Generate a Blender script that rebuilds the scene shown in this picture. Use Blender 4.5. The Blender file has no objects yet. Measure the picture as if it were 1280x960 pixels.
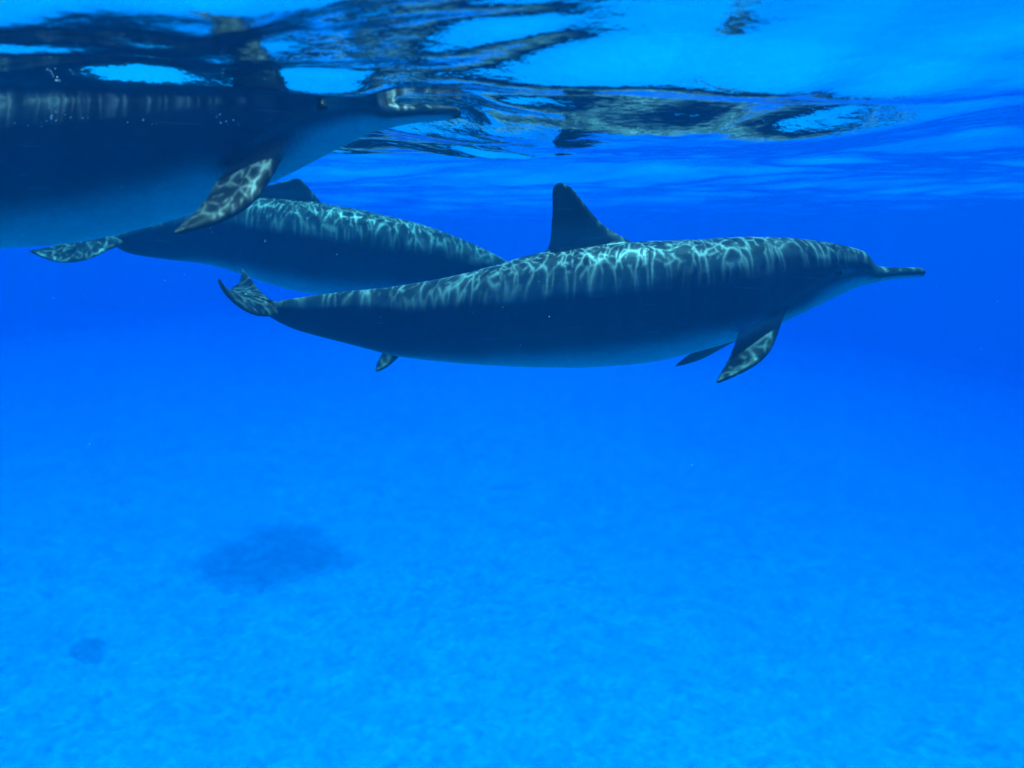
import bpy, math, random
import numpy as np
from mathutils import Vector, Matrix

random.seed(7)
rng = np.random.default_rng(7)
sc = bpy.context.scene
C = sc.collection

# ------------------------------------------------------------------ camera
FPX, W, H = 1200.0, 1280.0, 960.0          # focal length in photo pixels
HORIZON = 290.0
PITCH = math.atan((H / 2 - HORIZON) / FPX)
cam_d = bpy.data.cameras.new('camera')
cam_d.sensor_width = 36.0
cam_d.lens = 36.0 * FPX / W
cam_d.clip_start, cam_d.clip_end = 0.02, 2000
cam = bpy.data.objects.new('camera', cam_d)
C.objects.link(cam)
cam.rotation_euler = (math.pi / 2 - PITCH, 0, 0)
cam_d.dof.use_dof = True
cam_d.dof.focus_distance = 2.55
cam_d.dof.aperture_fstop = 2.7
sc.camera = cam

# ------------------------------------------------------------------ light
SUN_ELEV, SUN_AZ = math.radians(79.5), math.radians(12)   # azimuth from +Y towards +X
world = bpy.data.worlds.new('World')
sc.world = world
world.use_nodes = True
wn = world.node_tree
bg = wn.nodes['Background']
sky = wn.nodes.new('ShaderNodeTexSky')
sky.sky_type = 'NISHITA'
sky.sun_disc = False
sky.sun_elevation = SUN_ELEV
sky.sun_rotation = SUN_AZ
wn.links.new(sky.outputs[0], bg.inputs[0])
bg.inputs[1].default_value = 0.15

sun_d = bpy.data.lights.new('sun', 'SUN')
sun_d.energy = 5.0
sun_d.angle = math.radians(0.85)
sun_d.color = (1.0, 0.96, 0.9)
sun = bpy.data.objects.new('sun', sun_d)
C.objects.link(sun)
to_sun = Vector((math.sin(SUN_AZ) * math.cos(SUN_ELEV), math.cos(SUN_AZ) * math.cos(SUN_ELEV), math.sin(SUN_ELEV)))
sun.rotation_euler = to_sun.to_track_quat('Z', 'Y').to_euler()
sun.location = to_sun * 30

sc.view_settings.view_transform = 'Standard'
sc.view_settings.look = 'None'
sc.view_settings.gamma = 1.0
sc.view_settings.exposure = 2.36
sc.render.engine = 'CYCLES'
cy = sc.cycles
cy.use_denoising = True
cy.max_bounces = 8
cy.volume_bounces = 3
cy.glossy_bounces = 4
cy.diffuse_bounces = 2
cy.transparent_max_bounces = 12
cy.sample_clamp_indirect = 8.0

# ------------------------------------------------------------------ helpers
def at(px, py, Y):
    """the point at distance Y (metres ahead) seen at photo pixel px, py"""
    v = Vector(((px - W / 2) / FPX, 1.0, -(py - H / 2) / FPX))
    c, s = math.cos(PITCH), math.sin(PITCH)
    d = Vector((v.x, c * v.y + s * v.z, -s * v.y + c * v.z))
    return d * (Y / d.y)

def pchip(x, y, q):
    x, y, q = map(lambda a: np.asarray(a, float), (x, y, q))
    h = np.diff(x); dl = np.diff(y) / h
    m = np.zeros_like(y)
    m[0], m[-1] = dl[0], dl[-1]
    for i in range(1, len(y) - 1):
        if dl[i - 1] * dl[i] > 0:
            w1, w2 = 2 * h[i] + h[i - 1], h[i] + 2 * h[i - 1]
            m[i] = (w1 + w2) / (w1 / dl[i - 1] + w2 / dl[i])
    k = np.clip(np.searchsorted(x, q) - 1, 0, len(h) - 1)
    t = (q - x[k]) / h[k]
    return ((2*t**3 - 3*t**2 + 1) * y[k] + (t**3 - 2*t**2 + t) * h[k] * m[k]
            + (-2*t**3 + 3*t**2) * y[k+1] + (t**3 - t**2) * h[k] * m[k+1])

def spline(x, y, q):
    """natural cubic spline"""
    x, y, q = map(lambda a: np.asarray(a, float), (x, y, q))
    n = len(x); h = np.diff(x)
    A = np.eye(n); r = np.zeros(n)
    for i in range(1, n - 1):
        A[i, i-1], A[i, i], A[i, i+1] = h[i-1], 2 * (h[i-1] + h[i]), h[i]
        r[i] = 6 * ((y[i+1] - y[i]) / h[i] - (y[i] - y[i-1]) / h[i-1])
    M = np.linalg.solve(A, r)
    k = np.clip(np.searchsorted(x, q) - 1, 0, n - 2)
    a, b = x[k+1] - q, q - x[k]
    return (M[k] * a**3 + M[k+1] * b**3) / (6*h[k]) + (y[k]/h[k] - M[k]*h[k]/6) * a + (y[k+1]/h[k] - M[k+1]*h[k]/6) * b

def smooth01(a, b, x):
    t = np.clip((x - a) / (b - a), 0, 1)
    return t * t * (3 - 2 * t)

class NT:
    """tiny helper for building a material's node tree"""
    def __init__(self, name):
        self.mat = bpy.data.materials.new(name)
        self.mat.use_nodes = True
        self.t = self.mat.node_tree
        self.t.nodes.clear()
        self.out = self.t.nodes.new('ShaderNodeOutputMaterial')
    def n(self, typ, **kw):
        nd = self.t.nodes.new(typ)
        for k, v in kw.items():
            setattr(nd, k, v)
        return nd
    def put(self, sock, v):
        if isinstance(v, bpy.types.NodeSocket):
            self.t.links.new(v, sock)
        else:
            sock.default_value = v
    def math(self, op, a, b=0.0, c=0.0, clamp=False):
        nd = self.n('ShaderNodeMath', operation=op, use_clamp=clamp)
        self.put(nd.inputs[0], a); self.put(nd.inputs[1], b); self.put(nd.inputs[2], c)
        return nd.outputs[0]
    def vmath(self, op, a, b=(0, 0, 0)):
        nd = self.n('ShaderNodeVectorMath', operation=op)
        self.put(nd.inputs[0], a)
        if op == 'SCALE':
            self.put(nd.inputs['Scale'], b)
        else:
            self.put(nd.inputs[1], b)
        return nd.outputs[0]
    def noise(self, vec, scale, detail=2.0, rough=0.5, out='Fac'):
        nd = self.n('ShaderNodeTexNoise')
        self.put(nd.inputs['Vector'], vec)
        nd.inputs['Scale'].default_value = scale
        nd.inputs['Detail'].default_value = detail
        nd.inputs['Roughness'].default_value = rough
        return nd.outputs[out]
    def mixc(self, f, a, b):
        nd = self.n('ShaderNodeMix', data_type='RGBA')
        self.put(nd.inputs[0], f); self.put(nd.inputs[6], a); self.put(nd.inputs[7], b)
        return nd.outputs[2]
    def ss(self, x, a, b, lo=0.0, hi=1.0):
        nd = self.n('ShaderNodeMapRange', interpolation_type='SMOOTHSTEP')
        self.put(nd.inputs[0], x)
        for i, v in zip((1, 2, 3, 4), (a, b, lo, hi)):
            self.put(nd.inputs[i], v)
        return nd.outputs[0]

def mesh_np(name, verts, faces):
    me = bpy.data.meshes.new(name)
    me.from_pydata([tuple(v) for v in verts], [], faces)
    me.update()
    return me

def grid_mesh(name, X, Y, Z):
    """a sheet over the tensor grid X (columns) x Y (rows), heights Z[row, col]"""
    nx, ny = len(X), len(Y)
    co = np.empty((ny, nx, 3), np.float32)
    co[..., 0], co[..., 1], co[..., 2] = X[None, :], Y[:, None], Z
    idx = np.arange(nx * ny).reshape(ny, nx)
    q = np.stack([idx[:-1, :-1], idx[:-1, 1:], idx[1:, 1:], idx[1:, :-1]], -1).reshape(-1, 4)
    me = bpy.data.meshes.new(name)
    me.vertices.add(nx * ny)
    me.vertices.foreach_set('co', co.ravel())
    me.loops.add(q.size)
    me.loops.foreach_set('vertex_index', q.ravel().astype(np.int32))
    me.polygons.add(len(q))
    me.polygons.foreach_set('loop_start', np.arange(0, q.size, 4, dtype=np.int32))
    me.polygons.foreach_set('use_smooth', np.ones(len(q), bool))
    me.update(calc_edges=True)
    me.validate()
    return me

def link(name, me, mat=None, loc=None, parent=None):
    o = bpy.data.objects.new(name, me)
    C.objects.link(o)
    if mat is not None:
        me.materials.clear(); me.materials.append(mat)
    if loc is not None:
        o.location = loc
    if parent is not None:
        o.parent = parent
    return o

def axis(fine0, fine1, step, far0, far1, grow=1.06):
    """coordinates that are evenly fine between fine0 and fine1 and coarsen outwards"""
    a = list(np.arange(fine0, fine1 + step / 2, step))
    s, x = step, a[-1]
    while x < far1:
        s *= grow; x += s; a.append(min(x, far1))
    s, x = step, a[0]
    b = []
    while x > far0:
        s *= grow; x -= s; b.append(max(x, far0))
    return np.array(b[::-1] + a)

# ------------------------------------------------------------------ seabed
FAR = 130.0
SURF = 0.275                     # still water level above the camera
def seabed_z(X, Y):
    z = -7.3 + .11 * np.clip(Y - 10, 0, 26) * smooth01(60, 10, abs(X)) + 0.20 * np.sin(X * .21 + 1) * np.cos(Y * .17 + .4) + 0.05 * np.sin(X * .7 + Y * .5) + .025 * np.sin(X * 1.3 - Y * .9 + 2)
    return z - 0.10 * np.clip(X + .5, 0, 40) * smooth01(8, 24, Y) - .02 * np.clip(Y - 45, 0, 60)
gx = axis(-9, 9, .12, -FAR, FAR)
gy = axis(3, 22, .12, -FAR, FAR)
GX, GY = np.meshgrid(gx, gy)
GZ = seabed_z(GX, GY)
m = NT('sand')
geo = m.n('ShaderNodeNewGeometry').outputs['Position']
n1 = m.noise(geo, 0.35, 3)
n2 = m.noise(geo, .9, 2, .4)
n3 = m.noise(geo, 9.0, 3)
f = m.math('ADD', m.math('MULTIPLY', n1, .55), m.math('MULTIPLY', n2, .45))
col = m.mixc(m.ss(f, .36, .66), (.78, .76, .68, 1), (.83, .81, .73, 1))
bs = m.n('ShaderNodeBsdfPrincipled')
m.put(bs.inputs['Base Color'], col); bs.inputs['Roughness'].default_value = .95
bs.inputs['Specular IOR Level'].default_value = .1
bp = m.n('ShaderNodeBump'); bp.inputs['Distance'].default_value = .006; bp.inputs['Strength'].default_value = .1
m.put(bp.inputs['Height'], n3); m.put(bs.inputs['Normal'], bp.outputs[0])
m.put(m.out.inputs['Surface'], bs.outputs[0])
seabed = link('seabed', grid_mesh('seabed', gx, gy, GZ), m.mat)
seabed['kind'] = 'structure'

# ------------------------------------------------------------------ water surface
def wave_set():
    ws = []
    r = np.random.default_rng(21)
    main = math.radians(78)
    for lam, slope, n, spread in ((2.6, .030, 4, .5), (1.25, .05, 6, .6), (.62, .055, 9, .8), (.33, .050, 12, 1.0), (.17, .030, 12, 1.3)):
        for _ in range(n):
            l = lam * math.exp(r.normal(0, .18))
            a = main + r.normal(0, spread)
            k = 2 * math.pi / l
            amp = slope / k * math.sqrt(2.0 / n) * r.uniform(.7, 1.3)
            ws.append((k * math.cos(a), k * math.sin(a), amp, r.uniform(0, 2 * math.pi)))
    return ws
WAVES = wave_set()
def bump2(X, Y, x0, y0, sx, sy):
    return np.exp(-((X - x0) / sx) ** 2 - ((Y - y0) / sy) ** 2)
def surface_z(X, Y):
    z = np.zeros_like(X)
    fade = 1.0 / (1.0 + (np.hypot(X, Y) / 30.0) ** 2)
    wx = X + .05 * np.sin(Y * 3.1 + 1.2 * np.sin(X * 1.7)) + .02 * np.sin(X * 9 + Y * 7)
    wy = Y + .06 * np.sin(X * 2.3 + .9 * np.sin(Y * 2.1)) + .02 * np.sin(X * 6 - Y * 11)
    for kx, ky, amp, ph in WAVES:
        k = math.hypot(kx, ky)
        z += amp * np.sin(kx * wx + ky * wy + ph) * np.where(k > 12, fade, 1)
    # the hanging fold of water ahead of the near dolphin's dorsal fin
    Yw = Y + .05 * np.sin(X * 4.3 + .6) + .025 * np.sin(X * 9.1 + Y * 3) + .012 * np.sin(X * 23 + Y * 9)
    g = np.exp(-((X - .36) / .62) ** 4)
    fq = pchip([.6, 1.0, 1.3, 1.6, 1.82, 1.86, 1.9, 2.15, 2.3, 2.6, 3.0, 3.5], [.09, .085, .065, .024, -.031, -.030, -.035, -.080, -.084, -.062, -.015, 0], np.clip(Yw, .6, 3.5))
    w = g * smooth01(.9, 1.2, Y) * (1 - smooth01(2.4, 3.0, Y))
    z = z * (1 - .55 * w) + fq * g
    # the water lies flatter along the back that breaks it on the left
    w = smooth01(-.02, -.25, X) * smooth01(1.5, 1.75, Y) * (1 - smooth01(2.15, 2.5, Y)) * smooth01(-3.5, -2.5, X)
    z += pchip([.5, .9, 1.4, 1.62], [.15, .115, .012, 0], np.clip(Y, .5, 1.62)) * smooth01(-.1, -.6, X) * smooth01(-4, -3, X)
    rr = np.random.default_rng(4)
    chop = np.zeros_like(X); fine = np.zeros_like(X)
    for lam in (.42, .36, .30, .25, .21, .18, .15, .125, .105, .09):
        k = 2 * math.pi / (lam * rr.uniform(.9, 1.1)); a = math.pi / 2 + rr.normal(0, .24)
        chop += .047 / k * np.sin(k * (math.cos(a) * wx + math.sin(a) * wy) + rr.uniform(0, 6.28))
    for lam in (.13, .115, .10, .09, .08, .07, .065):
        k = 2 * math.pi / lam; a = math.pi / 2 + rr.normal(0, .8)
        fine += .045 / k * np.sin(k * (math.cos(a) * wx + math.sin(a) * wy) + rr.uniform(0, 6.28) + 1.5 * np.sin(X * 5 + Y * 3))
    near = (1 - smooth01(2.6, 3.6, Y)) * smooth01(-3.2, -2.4, X)
    z += chop * near * smooth01(.25, -.15, X)
    gust = .5 + .5 * np.sin(X * 7 + 2 * np.sin(Y * 6) + 1) * np.sin(Y * 11 + 2 * np.sin(X * 5))
    tgt = SURF - .012 - .021 * smooth01(-.20, -.31, X)
    w2 = .88 * smooth01(-.02, -.16, X) * smooth01(1.68, 1.84, Y) * (1 - smooth01(2.02, 2.3, Y)) * smooth01(-3.5, -2.5, X)
    z = z * (1 - w2) + (tgt - SURF) * w2
    z += fine * near * (np.exp(-((X - .25) / .45) ** 4) * smooth01(1.8, 1.95, Y) * .8 + .12 * smooth01(.2, -.2, X)) * gust
    return SURF + z
wx_ = axis(-2.6, 2.6, .014, -FAR, FAR, 1.05)
wy_ = axis(.55, 5.2, .012, -FAR, FAR, 1.035)
WX, WY = np.meshgrid(wx_, wy_)
WZ = surface_z(WX, WY)

m = NT('water_surface')
geo = m.n('ShaderNodeNewGeometry').outputs['Position']
# caustics painted into the sheet's transparency: sunlight passes in a web of bright threads
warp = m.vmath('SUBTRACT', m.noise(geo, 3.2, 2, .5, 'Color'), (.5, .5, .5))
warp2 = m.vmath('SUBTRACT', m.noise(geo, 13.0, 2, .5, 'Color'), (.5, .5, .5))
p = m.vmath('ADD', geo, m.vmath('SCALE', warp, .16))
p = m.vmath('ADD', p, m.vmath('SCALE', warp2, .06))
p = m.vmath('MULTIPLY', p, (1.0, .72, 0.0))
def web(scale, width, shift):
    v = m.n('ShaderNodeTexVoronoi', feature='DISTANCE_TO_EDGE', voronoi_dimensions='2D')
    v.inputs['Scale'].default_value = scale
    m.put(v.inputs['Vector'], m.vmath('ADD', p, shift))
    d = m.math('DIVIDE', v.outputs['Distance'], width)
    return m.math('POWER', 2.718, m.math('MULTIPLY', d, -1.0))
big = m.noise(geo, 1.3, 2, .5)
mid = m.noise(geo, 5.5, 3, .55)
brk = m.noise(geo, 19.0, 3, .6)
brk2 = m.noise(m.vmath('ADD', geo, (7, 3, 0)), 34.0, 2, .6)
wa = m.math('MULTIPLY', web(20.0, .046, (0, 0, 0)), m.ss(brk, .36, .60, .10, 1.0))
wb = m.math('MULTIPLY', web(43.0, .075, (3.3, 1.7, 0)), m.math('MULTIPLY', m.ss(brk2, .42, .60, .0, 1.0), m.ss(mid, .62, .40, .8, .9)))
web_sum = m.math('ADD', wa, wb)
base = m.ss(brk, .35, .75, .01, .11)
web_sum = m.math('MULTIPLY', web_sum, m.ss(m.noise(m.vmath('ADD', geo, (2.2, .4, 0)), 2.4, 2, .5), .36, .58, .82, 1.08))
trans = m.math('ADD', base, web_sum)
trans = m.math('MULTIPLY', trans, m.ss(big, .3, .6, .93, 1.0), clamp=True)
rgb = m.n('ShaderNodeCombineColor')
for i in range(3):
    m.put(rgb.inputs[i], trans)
rip = m.noise(m.vmath('MULTIPLY', geo, (1, 1, 0)), 26.0, 3, .55)
bp = m.n('ShaderNodeBump'); bp.inputs['Strength'].default_value = .18; bp.inputs['Distance'].default_value = .01
m.put(bp.inputs['Height'], rip)
fr = m.n('ShaderNodeFresnel'); fr.inputs['IOR'].default_value = 1.333
m.put(fr.inputs['Normal'], bp.outputs[0])
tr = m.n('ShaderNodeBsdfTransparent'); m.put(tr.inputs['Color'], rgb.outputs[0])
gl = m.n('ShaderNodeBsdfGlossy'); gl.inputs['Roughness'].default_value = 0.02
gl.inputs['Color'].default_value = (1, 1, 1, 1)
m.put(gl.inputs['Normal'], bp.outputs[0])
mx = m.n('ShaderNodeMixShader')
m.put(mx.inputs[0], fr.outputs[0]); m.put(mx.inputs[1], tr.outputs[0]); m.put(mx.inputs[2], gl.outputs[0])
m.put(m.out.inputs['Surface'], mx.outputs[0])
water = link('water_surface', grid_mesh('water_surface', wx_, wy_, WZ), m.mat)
water['kind'] = 'structure'

# ------------------------------------------------------------------ the body of water (haze)
m = NT('sea_water')
SS = (.0, .0122, .0272)          # scattering per metre
SA = (.54, .070, .0150)             # absorption per metre
DEN = .8
pv = m.n('ShaderNodeVolumePrincipled')
c_ = [s / DEN for s in SS]
a_ = [max(0.0, 1 - s / DEN / (1 - c)) ** 2 for s, c in zip(SA, c_)]
pv.inputs['Density'].default_value = DEN
pv.inputs['Color'].default_value = (*c_, 1)
pv.inputs['Absorption Color'].default_value = (*a_, 1)
pv.inputs['Anisotropy'].default_value = 0.0
m.put(m.out.inputs['Volume'], pv.outputs[0])
e, zt, zb = FAR + 2.0, .95, float(GZ.min()) - 1.0
hv = [(-e, -e, zb), (e, -e, zb), (e, e, zb), (-e, e, zb), (-e, -e, zt), (e, -e, zt), (e, e, zt), (-e, e, zt)]
hf = [(0, 3, 2, 1), (4, 5, 6, 7), (0, 1, 5, 4), (1, 2, 6, 5), (2, 3, 7, 6), (3, 0, 4, 7)]
haze = link('haze', mesh_np('haze', hv, hf), m.mat)
haze['kind'] = 'stuff'

# ------------------------------------------------------------------ dolphins
# outline of a spinner dolphin's side: photo column of the foremost animal, back line, belly line
SIDE = [(1157, 339, 342), (1153, 335.5, 345.5), (1146, 334.5, 346.8), (1124, 334, 348.3), (1108, 333.8, 350.5), (1097, 332.6, 353), (1091, 331, 355), (1087, 326, 355.5),
        (1079, 317, 357.5), (1070, 311.8, 360), (1059, 307.8, 363.5), (1028, 301.5, 377), (989, 297, 395), (932, 296, 419), (905, 297.5, 428),
        (852, 300.5, 443), (793, 303, 455), (735, 308.5, 459.5), (681, 316, 460), (620, 333, 458), (560, 347, 453.5), (498, 357.5, 446),
        (459, 361.5, 436), (415, 366, 424.5), (372, 372, 413), (351, 375.5, 404), (336, 379.5, 395), (325, 383, 389)]
SIDE = np.array(SIDE, float)
U = (1157 - SIDE[:, 0]) / 857.0
HALF = (SIDE[:, 2] - SIDE[:, 1]) / 2
MID = (SIDE[:, 2] + SIDE[:, 1]) / 2
# width / height along the body
WR = ([0, .07, .085, .11, .2, .35, .5, .65, .78, .88, .95, 1.0], [1.25, 1.5, 1.0, .92, .86, .88, .86, .80, .66, .48, .42, .6])
UQ = np.unique(np.concatenate([np.linspace(0, .12, 60), np.linspace(.12, U[-1], 130)]))

def loft(rings, verts, faces):
    """closed tube through the rings (arrays n x 3)"""
    n = len(rings[0]); b = len(verts)
    for r in rings:
        verts.extend(r)
    for i in range(len(rings) - 1):
        for j in range(n):
            a0, a1 = b + i * n + j, b + i * n + (j + 1) % n
            faces.append((a0, a1, a1 + n, a0 + n))
    for ring, flip in ((0, True), (len(rings) - 1, False)):
        cidx = len(verts)
        verts.append(np.mean(rings[ring], axis=0))
        for j in range(n):
            a0, a1 = b + ring * n + j, b + ring * n + (j + 1) % n
            faces.append((a1, a0, cidx) if flip else (a0, a1, cidx))

def fin_rings(st, th0, th1, nspan=26, nch=14):
    """st: stations [(lead px,py,Y),(trail px,py,Y)] from root to tip"""
    Ls = np.array([at(*a) for a, b in st]); Ts = np.array([at(*b) for a, b in st])
    q = np.linspace(0, 1, nspan); q = 1 - (1 - q) ** 1.4
    k = np.linspace(0, 1, len(st))
    Lq = np.stack([spline(k, Ls[:, i], q) for i in range(3)], 1)
    Tq = np.stack([spline(k, Ts[:, i], q) for i in range(3)], 1)
    span = np.gradient((Lq + Tq) / 2, axis=0)
    rings = []
    ref = None
    for i in range(nspan):
        ch = Tq[i] - Lq[i]
        nrm = np.cross(ch, span[i]); nrm /= max(np.linalg.norm(nrm), 1e-9)
        if ref is not None and nrm @ ref < 0:
            nrm = -nrm
        ref = nrm
        th = (th0 + (th1 - th0) * q[i])
        s = np.linspace(0, 1, nch)
        prof = 1.0 * np.sqrt(np.clip(s, 0, 1)) * (1 - s) * 1.9 + .22 * np.sin(np.pi * np.clip(s, .0, 1)) ** .5
        up = [Lq[i] + ch * a + nrm * th * .5 * b for a, b in zip(s, prof)]
        dn = [Lq[i] + ch * a - nrm * th * .5 * b for a, b in zip(s[1:-1], prof[1:-1])]
        rings.append(np.array(up + dn[::-1]))
    return rings

def skin_material():
    m = NT('dolphin_skin')
    tc = m.n('ShaderNodeTexCoord').outputs['Object']
    def attr(nm):
        return m.n('ShaderNodeAttribute', attribute_name=nm).outputs['Fac']
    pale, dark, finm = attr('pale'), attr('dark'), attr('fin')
    nz = m.noise(tc, 7.0, 4, .6)
    nf = m.noise(tc, 60.0, 3, .6)
    jig = m.math('MULTIPLY', m.math('SUBTRACT', nz, .5), .35)
    pale = m.math('ADD', pale, m.math('MULTIPLY', jig, .5), clamp=True)
    dark = m.math('ADD', dark, m.math('MULTIPLY', jig, .5), clamp=True)
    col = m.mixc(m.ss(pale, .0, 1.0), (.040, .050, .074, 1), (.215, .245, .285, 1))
    col = m.mixc(m.ss(dark, .0, 1.0), col, (.115, .125, .13, 1))  # sunlit look put into the colour: back tone lighter than the side
    col = m.mixc(finm, col, (.044, .051, .058, 1))
    mp = m.n('ShaderNodeMapping'); mp.inputs['Scale'].default_value = (7, 14, 75); mp.inputs['Rotation'].default_value = (0, .25, 0)
    m.put(mp.inputs['Vector'], tc)
    rk = m.noise(mp.outputs[0], 1.0, 2, .5)
    col = m.mixc(m.math('MULTIPLY', m.ss(rk, .66, .74), .25), col, (.20, .22, .24, 1))
    mott = m.math('ADD', .55, m.math('MULTIPLY', m.math('ADD', nf, nz), .45))
    mv = m.n('ShaderNodeMix', data_type='RGBA', blend_type='MULTIPLY'); mv.inputs[0].default_value = 1
    cc = m.n('ShaderNodeCombineColor')
    for i in range(3):
        m.put(cc.inputs[i], mott)
    m.put(mv.inputs[6], col); m.put(mv.inputs[7], cc.outputs[0])
    bs = m.n('ShaderNodeBsdfPrincipled')
    m.put(bs.inputs['Base Color'], mv.outputs[2])
    bs.inputs['Roughness'].default_value = .42
    bs.inputs['IOR'].default_value = 1.2
    m.put(m.out.inputs['Surface'], bs.outputs[0])
    return m.mat
SKIN = skin_material()
def plain(name, col, rough):
    m = NT(name)
    tc = m.n('ShaderNodeTexCoord').outputs['Object']
    nz = m.noise(tc, 90.0, 3)
    bs = m.n('ShaderNodeBsdfPrincipled')
    m.put(bs.inputs['Base Color'], m.mixc(nz, (*[c * .75 for c in col], 1), (*[c * 1.2 for c in col], 1)))
    bs.inputs['Roughness'].default_value = rough
    m.put(m.out.inputs['Surface'], bs.outputs[0])
    return m.mat
EYE = plain('eye_dark', (.012, .012, .014), .12)

def make_dolphin(label, spine_u, spine_pts, half_px, Yref, fins, voxel=.0032):
    """spine_pts: (px, py, Y) at spine_u; half_px(u): half height in px at distance Yref"""
    P = np.array([at(*p) for p in spine_pts])
    cx = np.stack([(spline if len(P) < 20 else pchip)(spine_u, P[:, i], UQ) for i in range(3)], 1)
    hh = half_px(UQ) * Yref / FPX
    ww = hh * np.interp(UQ, *WR)
    sm = np.stack([np.convolve(np.pad(cx[:, i], 12, mode='reflect', reflect_type='odd'), np.ones(25) / 25, 'valid') for i in range(3)], 1)
    tg = np.gradient(sm, axis=0); tg /= np.linalg.norm(tg, axis=1)[:, None]
    side = np.cross(tg, (0, 0, 1.0)); side /= np.linalg.norm(side, axis=1)[:, None]
    up = np.cross(side, tg)
    up *= np.sign(up[:, 2])[:, None]
    ang = np.linspace(0, 2 * np.pi, 56, endpoint=False)
    verts, faces = [], []
    rings = []
    for i in range(len(UQ)):
        ca, sa = np.cos(ang), np.sin(ang)
        rings.append(cx[i] + np.outer(ca * ww[i], side[i]) + np.outer(sa * hh[i], up[i]))
    loft(rings, verts, faces)
    for st, t0, t1 in fins:
        loft(fin_rings(st, t0, t1), verts, faces)
    tmp = bpy.data.objects.new('tmp', mesh_np('tmp', verts, faces))
    C.objects.link(tmp)
    bpy.context.view_layer.objects.active = tmp
    # one outward skin from the body and fin tubes
    import bmesh
    bm = bmesh.new(); bm.from_mesh(tmp.data); bmesh.ops.recalc_face_normals(bm, faces=bm.faces); bm.to_mesh(tmp.data); bm.free()
    r = tmp.modifiers.new('r', 'REMESH'); r.mode = 'VOXEL'; r.voxel_size = voxel
    s = tmp.modifiers.new('s', 'SMOOTH'); s.factor = .5; s.iterations = 7
    dg = bpy.context.evaluated_depsgraph_get()
    me = bpy.data.meshes.new_from_object(tmp.evaluated_get(dg))
    tmd = tmp.data
    bpy.data.objects.remove(tmp); bpy.data.meshes.remove(tmd)
    me.name = 'dolphin'
    n = len(me.vertices)
    co = np.empty(n * 3, np.float32); me.vertices.foreach_get('co', co); co = co.reshape(n, 3).astype(float)
    # where on the body is every vertex: u along, v up the side, e = distance from axis / body radius
    best = np.zeros(n, int); bd = np.full(n, 1e9)
    for i in range(0, len(UQ)):
        d = ((co - cx[i]) ** 2).sum(1)
        b = d < bd
        best[b] = i; bd[b] = d[b]
    rel = co - cx[best]
    u = UQ[best]
    zv = (rel * up[best]).sum(1) / hh[best]
    yv = (rel * side[best]).sum(1) / ww[best]
    el = np.hypot(zv, yv)
    fin = smooth01(1.08, 1.55, el) * smooth01(.13, .2, u) + smooth01(.945, .965, u)
    fin = np.clip(fin, 0, 1)
    # cape painted lighter than the side to look sunlit, grey side, pale belly
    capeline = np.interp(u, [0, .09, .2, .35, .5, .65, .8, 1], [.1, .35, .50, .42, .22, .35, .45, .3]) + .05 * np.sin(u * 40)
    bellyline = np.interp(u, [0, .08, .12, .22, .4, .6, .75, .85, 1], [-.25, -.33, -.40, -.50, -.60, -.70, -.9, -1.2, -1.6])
    dark = smooth01(-.12, .16, zv - capeline) * .8  # weight of the back tone, painted lighter than the side as if sunlit
    pale = 1 - smooth01(-.42, .32, zv - bellyline)
    beak = 1 - smooth01(.075, .095, u)
    lip = np.exp(-((zv + .12) / .16) ** 2) * (1 - smooth01(.085, .12, u))
    dark = np.maximum(dark, np.maximum(beak * smooth01(-.1, .15, zv), lip))
    dark = np.maximum(dark, 1 - smooth01(.004, .014, u))
    eyeu, eyez = .142, -.06
    patch = np.exp(-((u - eyeu + .012) / .022) ** 2 - ((zv - eyez) / .14) ** 2)
    dark = np.maximum(dark, .9 * patch)
    stripe = np.exp(-((zv - np.interp(u, [.14, .25], [-.1, -.62])) / .10) ** 2) * smooth01(.13, .15, u) * (1 - smooth01(.22, .27, u))
    dark = np.maximum(dark, .35 * stripe)
    root = np.exp(-((u - .205) / .04) ** 2 - ((zv + .5) / .32) ** 2)
    pale = pale * (1 - np.clip(.95 * root + .8 * stripe, 0, 1))
    dark = np.maximum(dark, fin); pale = pale * (1 - fin)
    # mouth line and crease behind the beak as shallow grooves
    gro = np.exp(-((zv + .12) / .085) ** 2) * (1 - smooth01(.10, .125, u)) * smooth01(.002, .01, u)
    co -= (rel / np.maximum(np.linalg.norm(rel, axis=1), 1e-6)[:, None]) * (gro * .0035)[:, None]
    org = cx[len(UQ) // 2].copy()
    me.vertices.foreach_set('co', (co - org).astype(np.float32).ravel())
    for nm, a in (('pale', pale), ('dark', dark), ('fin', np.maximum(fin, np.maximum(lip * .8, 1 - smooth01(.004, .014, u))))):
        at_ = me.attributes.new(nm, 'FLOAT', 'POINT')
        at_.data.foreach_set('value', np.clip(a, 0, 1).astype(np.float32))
    me.polygons.foreach_set('use_smooth', np.ones(len(me.polygons), bool))
    me.update()
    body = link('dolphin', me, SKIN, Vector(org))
    body['label'] = label; body['category'] = 'dolphin'; body['group'] = 'dolphins swimming together below the surface'
    # eyes
    i = int(np.argmin(abs(UQ - eyeu)))
    R = 0.0098 * Yref / 2.75 * half_px(np.array([.45]))[0] / 76
    for sgn in (-1, 1):
        a = math.asin(eyez)
        c = cx[i] + side[i] * sgn * ww[i] * math.cos(a) * .965 + up[i] * hh[i] * math.sin(a) - org
        bm = bmesh.new(); bmesh.ops.create_uvsphere(bm, u_segments=20, v_segments=12, radius=R)
        for v in bm.verts:
            v.co = Vector((v.co.x * 1.25, v.co.y * .62, v.co.z))
        em = bpy.data.meshes.new('eye'); bm.to_mesh(em); bm.free()
        for pl in em.polygons: pl.use_smooth = True
        eo = link('eye', em, EYE, Vector(c), body)
        eo.rotation_euler = (0, 0, math.atan2(tg[i][1], tg[i][0]))
    return body

def half_main(u):
    return pchip(U, HALF, u)

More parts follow.
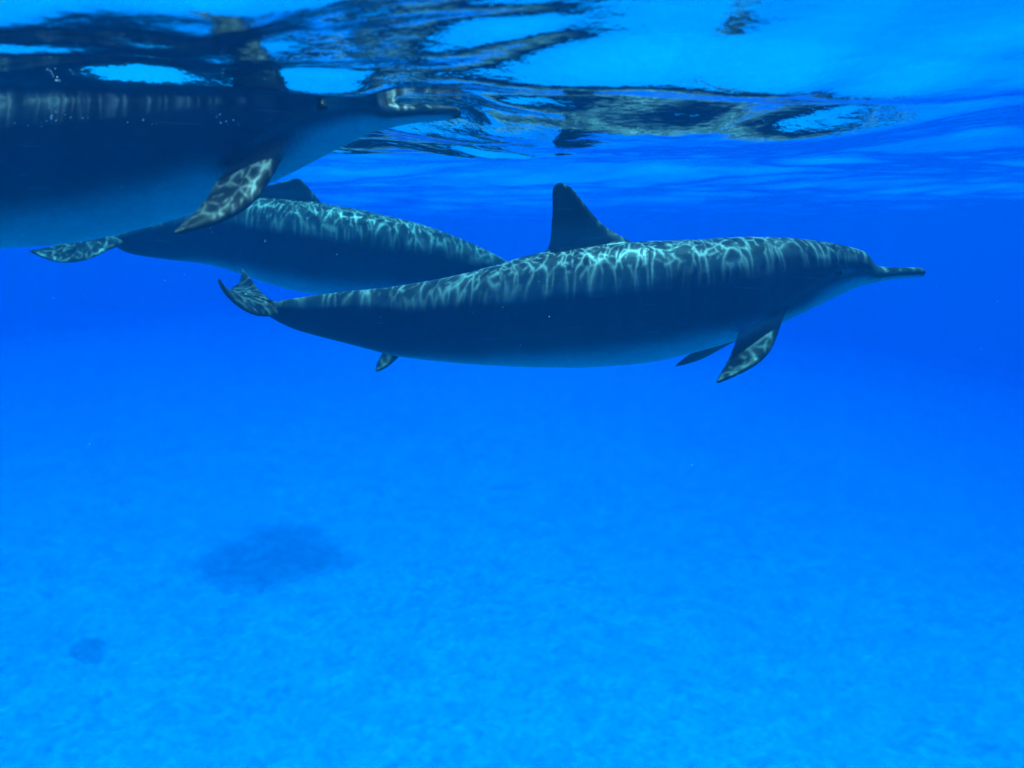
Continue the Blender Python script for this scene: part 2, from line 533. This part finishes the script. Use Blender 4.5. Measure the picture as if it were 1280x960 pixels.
def fin(points, y0, y1, pw=1.0, tilt=0.0):
    """points [(lead px,py, trail px,py)], distance runs y0 (root) to y1 (tip)"""
    n = len(points) - 1
    out = []
    for i, (a, b, c, d) in enumerate(points):
        Y = y0 + (y1 - y0) * (i / n) ** pw
        dy = tilt * min(1, i / 1.5) * (1 - (i / n) ** 3)
        out.append(((a, b, Y - dy), (c, d, Y + dy)))
    return out

# --- the foremost dolphin
YM = 2.75
uc = [0, .05, .085, .13, .197, .29, .36, .425, .492, .555, .627, .697, .77, .815, .866, .916, .94, U[-1]]
uc = list(np.linspace(0, .12, 30)) + list(np.linspace(.13, U[-1], 32))
MIDQ = np.convolve(np.pad(pchip(U, MID, UQ), 2, mode='edge'), np.ones(5) / 5, 'valid')
pm = [(1157 - 857 * u, float(np.interp(u, UQ, MIDQ)), YM) for u in uc]
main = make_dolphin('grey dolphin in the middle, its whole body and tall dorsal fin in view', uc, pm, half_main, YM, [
    (fin([(812, 322, 660, 338), (793, 303.5, 680, 314), (762, 286, 686, 297), (738, 263, 688.5, 270), (719, 239, 689, 243.5), (712, 233, 690, 236), (705, 229.3, 693, 231), (700, 228, 697, 228.5)], YM, YM), .040, .012),
    (fin([(1000, 360, 938, 372), (981, 396, 924, 408), (971, 424, 916, 432), (957, 447, 907, 453), (930, 464.5, 898.5, 468), (898, 478, 894.5, 478)], YM - .045, YM - .27, tilt=.02), .032, .011),
    (fin([(980, 388, 940, 392), (945, 412, 918, 416), (910, 431, 886, 432), (878, 449, 860, 443), (844, 458.5, 843, 457.5)], YM + .08, YM + .32), .024, .008),
    (fin([(352, 391, 290, 365), (333, 396, 286, 362), (312, 391, 283.5, 360), (294, 379, 279, 356), (281, 365, 275.5, 352), (273.5, 348.5, 272.5, 348.5)], YM, YM - .25, tilt=.03), .024, .009),
    (fin([(352, 384, 290, 364), (340, 376.5, 288, 359.5), (326, 364, 296, 354), (313, 347, 300, 348), (303.5, 335.5, 301.5, 336)], YM, YM + .25, tilt=.05), .024, .009),
])

# --- the dolphin behind it
Y2 = 3.7
S2 = .74
u2 = [0, .06, .1, .2, .3, .43, .5, .6, .7, .8, .9, U[-1]]
p2 = [(700, 372, 3.72), (664, 358, 3.72), (640, 350, 3.72), (575, 337, 3.72), (508, 326, 3.72), (428, 316, 3.72), (383, 309, 3.71), (320, 298, 3.7),
      (262, 292, 3.68), (208, 296, 3.66), (163, 301, 3.64), (140, 303, 3.62)]
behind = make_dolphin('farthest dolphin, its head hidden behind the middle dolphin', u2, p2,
    lambda u: half_main(u) * S2 * (1 - .06 * smooth01(.6, .9, u)), Y2, [
    (fin([(430, 276, 292, 286), (408, 257.5, 300, 264), (394, 243, 310, 249), (383, 230, 318, 240), (374, 222, 322, 235)], Y2, Y2), .040, .014),
    (fin([(548, 380, 512, 380), (522, 420, 488, 415), (502, 443, 477, 440), (486, 458, 470, 455), (471, 464.5, 469, 464)], Y2 - .1, Y2 - .28), .030, .009),
    (fin([(548, 378, 512, 378), (530, 392, 500, 392), (512, 402, 482, 400), (494, 408, 474, 406), (476, 412, 472, 411)], Y2 + .1, Y2 + .3), .026, .009),
    (fin([(156, 306, 130, 293), (138, 312, 112, 289), (110, 324.5, 94, 293), (72, 328, 70, 305), (36, 314, 35, 312.5)], 3.60, 3.40, tilt=.09), .030, .008),
    (fin([(160, 300, 126, 299), (157, 294, 124, 294), (155, 288, 130, 288), (152, 283, 148, 284)], 3.62, 3.88), .026, .008),
])

# --- the dolphin at the surface on the left
YL = 2.0
K = 1.4
def lm(px, py):
    return ((px - 1157) * K + 577, (py - 340) * K + 140)
pl_ = []
for u in uc:
    x, y = lm(1157 - 857 * u, float(np.interp(u, UQ, MIDQ)))
    pl_.append((x, y - 40 * max(0, u - .6) ** 2, YL))
def lf(pts, y0, y1):
    return fin([(*lm(a, b), *lm(c, d)) for a, b, c, d in pts], y0, y1)
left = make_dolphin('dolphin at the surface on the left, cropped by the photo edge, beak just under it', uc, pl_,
    lambda u: half_main(u) * K, YL, [
    (lf([(812, 322, 660, 338), (793, 303.5, 680, 314), (762, 286, 686, 297), (735, 268, 688.5, 276), (714, 252, 686, 256), (697, 245, 684, 246)], YL, YL), .045, .013),
    (fin([(372, 165, 310, 172), (350, 204, 285, 208), (332, 236, 268, 228), (310, 260, 257, 247), (272, 280.5, 238, 269), (219, 294, 214, 292)], YL - .05, YL - .29, tilt=.012), .036, .012),
    (fin([(362, 178, 312, 184), (347, 186, 300, 190), (320, 190, 280, 193), (290, 195, 258, 196), (250, 200, 246, 200)], YL + .09, YL + .36), .030, .010),
    (lf([(352, 396, 322, 384), (336, 394, 310, 377), (314, 387, 298, 368), (291, 372, 284, 359), (275, 352, 273, 351)], YL, YL - .25), .026, .007),
    (lf([(352, 384, 322, 384), (340, 375, 312, 372), (326, 367, 303, 365), (314, 359, 299, 358), (303, 349, 301.5, 349)], YL, YL + .25), .026, .007),
])

# ------------------------------------------------------------------ dark growth on the seabed
def ground(px, py):
    d = at(px, py, 1.0)
    t = 3.0
    for _ in range(60):
        p = d * t
        z = float(seabed_z(np.array(p.x), np.array(p.y)))
        t += (p.z - z) / max(-d.z, .05) * .7
    p = d * t
    return Vector((p.x, p.y, float(seabed_z(np.array(p.x), np.array(p.y)))))

m = NT('reef_growth')
grow = m.n('ShaderNodeAttribute', attribute_name='growth').outputs['Fac']
tc = m.n('ShaderNodeTexCoord').outputs['Object']
bs = m.n('ShaderNodeBsdfPrincipled')
m.put(bs.inputs['Base Color'], m.mixc(m.math('MULTIPLY', grow, m.ss(m.math('ADD', grow, m.noise(tc, 1.8, 3, .5)), .35, 1.35)), (.805, .785, .705, 1), m.mixc(m.noise(tc, 6, 4), (.43, .45, .45, 1), (.52, .53, .51, 1))))
bs.inputs['Roughness'].default_value = .95
bp = m.n('ShaderNodeBump'); bp.inputs['Distance'].default_value = .03
m.put(bp.inputs['Height'], m.noise(tc, 22, 4)); m.put(bs.inputs['Normal'], bp.outputs[0])
m.put(m.out.inputs['Surface'], bs.outputs[0])
REEF = m.mat

def reef(label, outline, seed):
    """outline: photo points round the patch; a low lumpy mound whose growth thins out into sand at the rim"""
    r = np.random.default_rng(seed)
    P = np.array([ground(*p)[:2] for p in outline])
    c = P.mean(0)
    rel = P - c
    th = np.arctan2(rel[:, 1], rel[:, 0]); o_ = np.argsort(th)
    th, rad = th[o_], np.hypot(*rel[o_].T)
    na, nr = 128, 44
    A = np.linspace(-np.pi, np.pi, na, endpoint=False)
    R = np.interp(A, np.r_[th[-1] - 2*np.pi, th, th[0] + 2*np.pi], np.r_[rad[-1], rad, rad[0]])
    for k in range(3, 26):
        R *= 1 + .07 / k ** .7 * np.sin(k * A + r.uniform(0, 6.28))
    V, T = [], []
    ph = r.uniform(0, 6.28, 12)
    for i in range(nr + 1):
        q = i / nr * 1.25
        for j in range(na):
            x, y = c[0] + math.cos(A[j]) * R[j] * q, c[1] + math.sin(A[j]) * R[j] * q
            lump = .5 + .5 * math.sin(x * 9 + ph[0] + 2 * math.sin(y * 5 + ph[1])) * math.sin(y * 11 + ph[2] + 2 * math.sin(x * 6 + ph[3]))
            edge = float(smooth01(1.25, .35, np.array(q)))
            h = -.03 + edge * (.05 + .05 * lump) + .012 * edge * math.sin(x * 23 + ph[4]) * math.sin(y * 27 + ph[5])
            V.append((x - c[0], y - c[1], float(seabed_z(np.array(x), np.array(y))) + h))
            T.append(float(smooth01(1.25, .40, np.array(q))))
    z0 = V[0][2]
    V = [(x, y, z - z0) for x, y, z in V]
    F = [(i * na + j, (i + 1) * na + j, (i + 1) * na + (j + 1) % na, i * na + (j + 1) % na) for i in range(nr) for j in range(na)]
    me = mesh_np('reef_patch', V, F)
    a_ = me.attributes.new('growth', 'FLOAT', 'POINT'); a_.data.foreach_set('value', T)
    for p in me.polygons: p.use_smooth = True
    o = link('reef_patch', me, REEF, (c[0], c[1], z0))
    o['label'] = label; o['category'] = 'reef'; o['group'] = 'dark patches on the sandy seabed'
    return o
reef('large dark patch of growth on the pale sandy seabed', [(208, 716), (245, 688), (292, 662), (350, 646), (408, 647), (428, 674), (468, 698), (458, 718), (395, 732), (350, 742), (285, 748), (232, 738)], 3)
reef('small round dark patch of growth on the sand near the lower left corner', [(84, 812), (96, 797), (112, 790), (132, 798), (137, 812), (126, 828), (106, 834), (90, 826)], 5)

# ------------------------------------------------------------------ drifting specks
m = NT('speck')
bs = m.n('ShaderNodeBsdfPrincipled')
tc = m.n('ShaderNodeTexCoord').outputs['Object']
m.put(bs.inputs['Base Color'], m.mixc(m.noise(tc, 40, 2), (.6, .6, .58, 1), (.85, .85, .82, 1)))
bs.inputs['Roughness'].default_value = .6
m.put(m.out.inputs['Surface'], bs.outputs[0])
V, F = [], []
octa = [(1, 0, 0), (-1, 0, 0), (0, 1, 0), (0, -1, 0), (0, 0, 1), (0, 0, -1)]
of = [(0, 2, 4), (2, 1, 4), (1, 3, 4), (3, 0, 4), (2, 0, 5), (1, 2, 5), (3, 1, 5), (0, 3, 5)]
for _ in range(80):
    Y = random.uniform(1.7, 2.7)
    q = at(random.uniform(-60, 1340), random.uniform(190, 620), Y)
    if q.z > SURF - .06: continue
    s = random.uniform(.0005, .0011)
    b = len(V)
    V += [tuple(q + Vector(o) * s * random.uniform(.7, 1.4)) for o in octa]
    F += [tuple(b + i for i in f) for f in of]
sp = link('plankton', mesh_np('plankton', V, F), m.mat)
sp['kind'] = 'stuff'; sp['label'] = 'tiny pale specks drifting in the blue water'

# ------------------------------------------------------------------ silvery bubbles where the left dolphin's back meets the surface
m = NT('bubble')
bs = m.n('ShaderNodeBsdfPrincipled')
tc = m.n('ShaderNodeTexCoord').outputs['Object']
m.put(bs.inputs['Base Color'], m.mixc(m.noise(tc, 60, 2), (.7, .72, .72, 1), (.9, .9, .9, 1)))
bs.inputs['Roughness'].default_value = .15
m.put(m.out.inputs['Surface'], bs.outputs[0])
import bmesh
ico = bmesh.new(); bmesh.ops.create_icosphere(ico, subdivisions=2, radius=1)
iv = [v.co.copy() for v in ico.verts]; ifc = [[v.index for v in f.verts] for f in ico.faces]; ico.free()
V, F = [], []
for i in range(30):
    px = random.uniform(-20, 340) if i < 20 else random.uniform(60, 110)
    q = at(px, random.gauss(153, 4) if i < 20 else random.gauss(140, 8), random.uniform(1.76, 1.82))
    s = random.uniform(.0005, .0014)
    b = len(V)
    V += [tuple(q + Vector((v.x, v.y, v.z * .8)) * s) for v in iv]
    F += [tuple(b + k for k in f) for f in ifc]
me = mesh_np('bubbles', V, F)
for p in me.polygons: p.use_smooth = True
bb = link('bubbles', me, m.mat)
bb['kind'] = 'stuff'; bb['label'] = 'small silvery bubbles along the back of the dolphin at the surface'
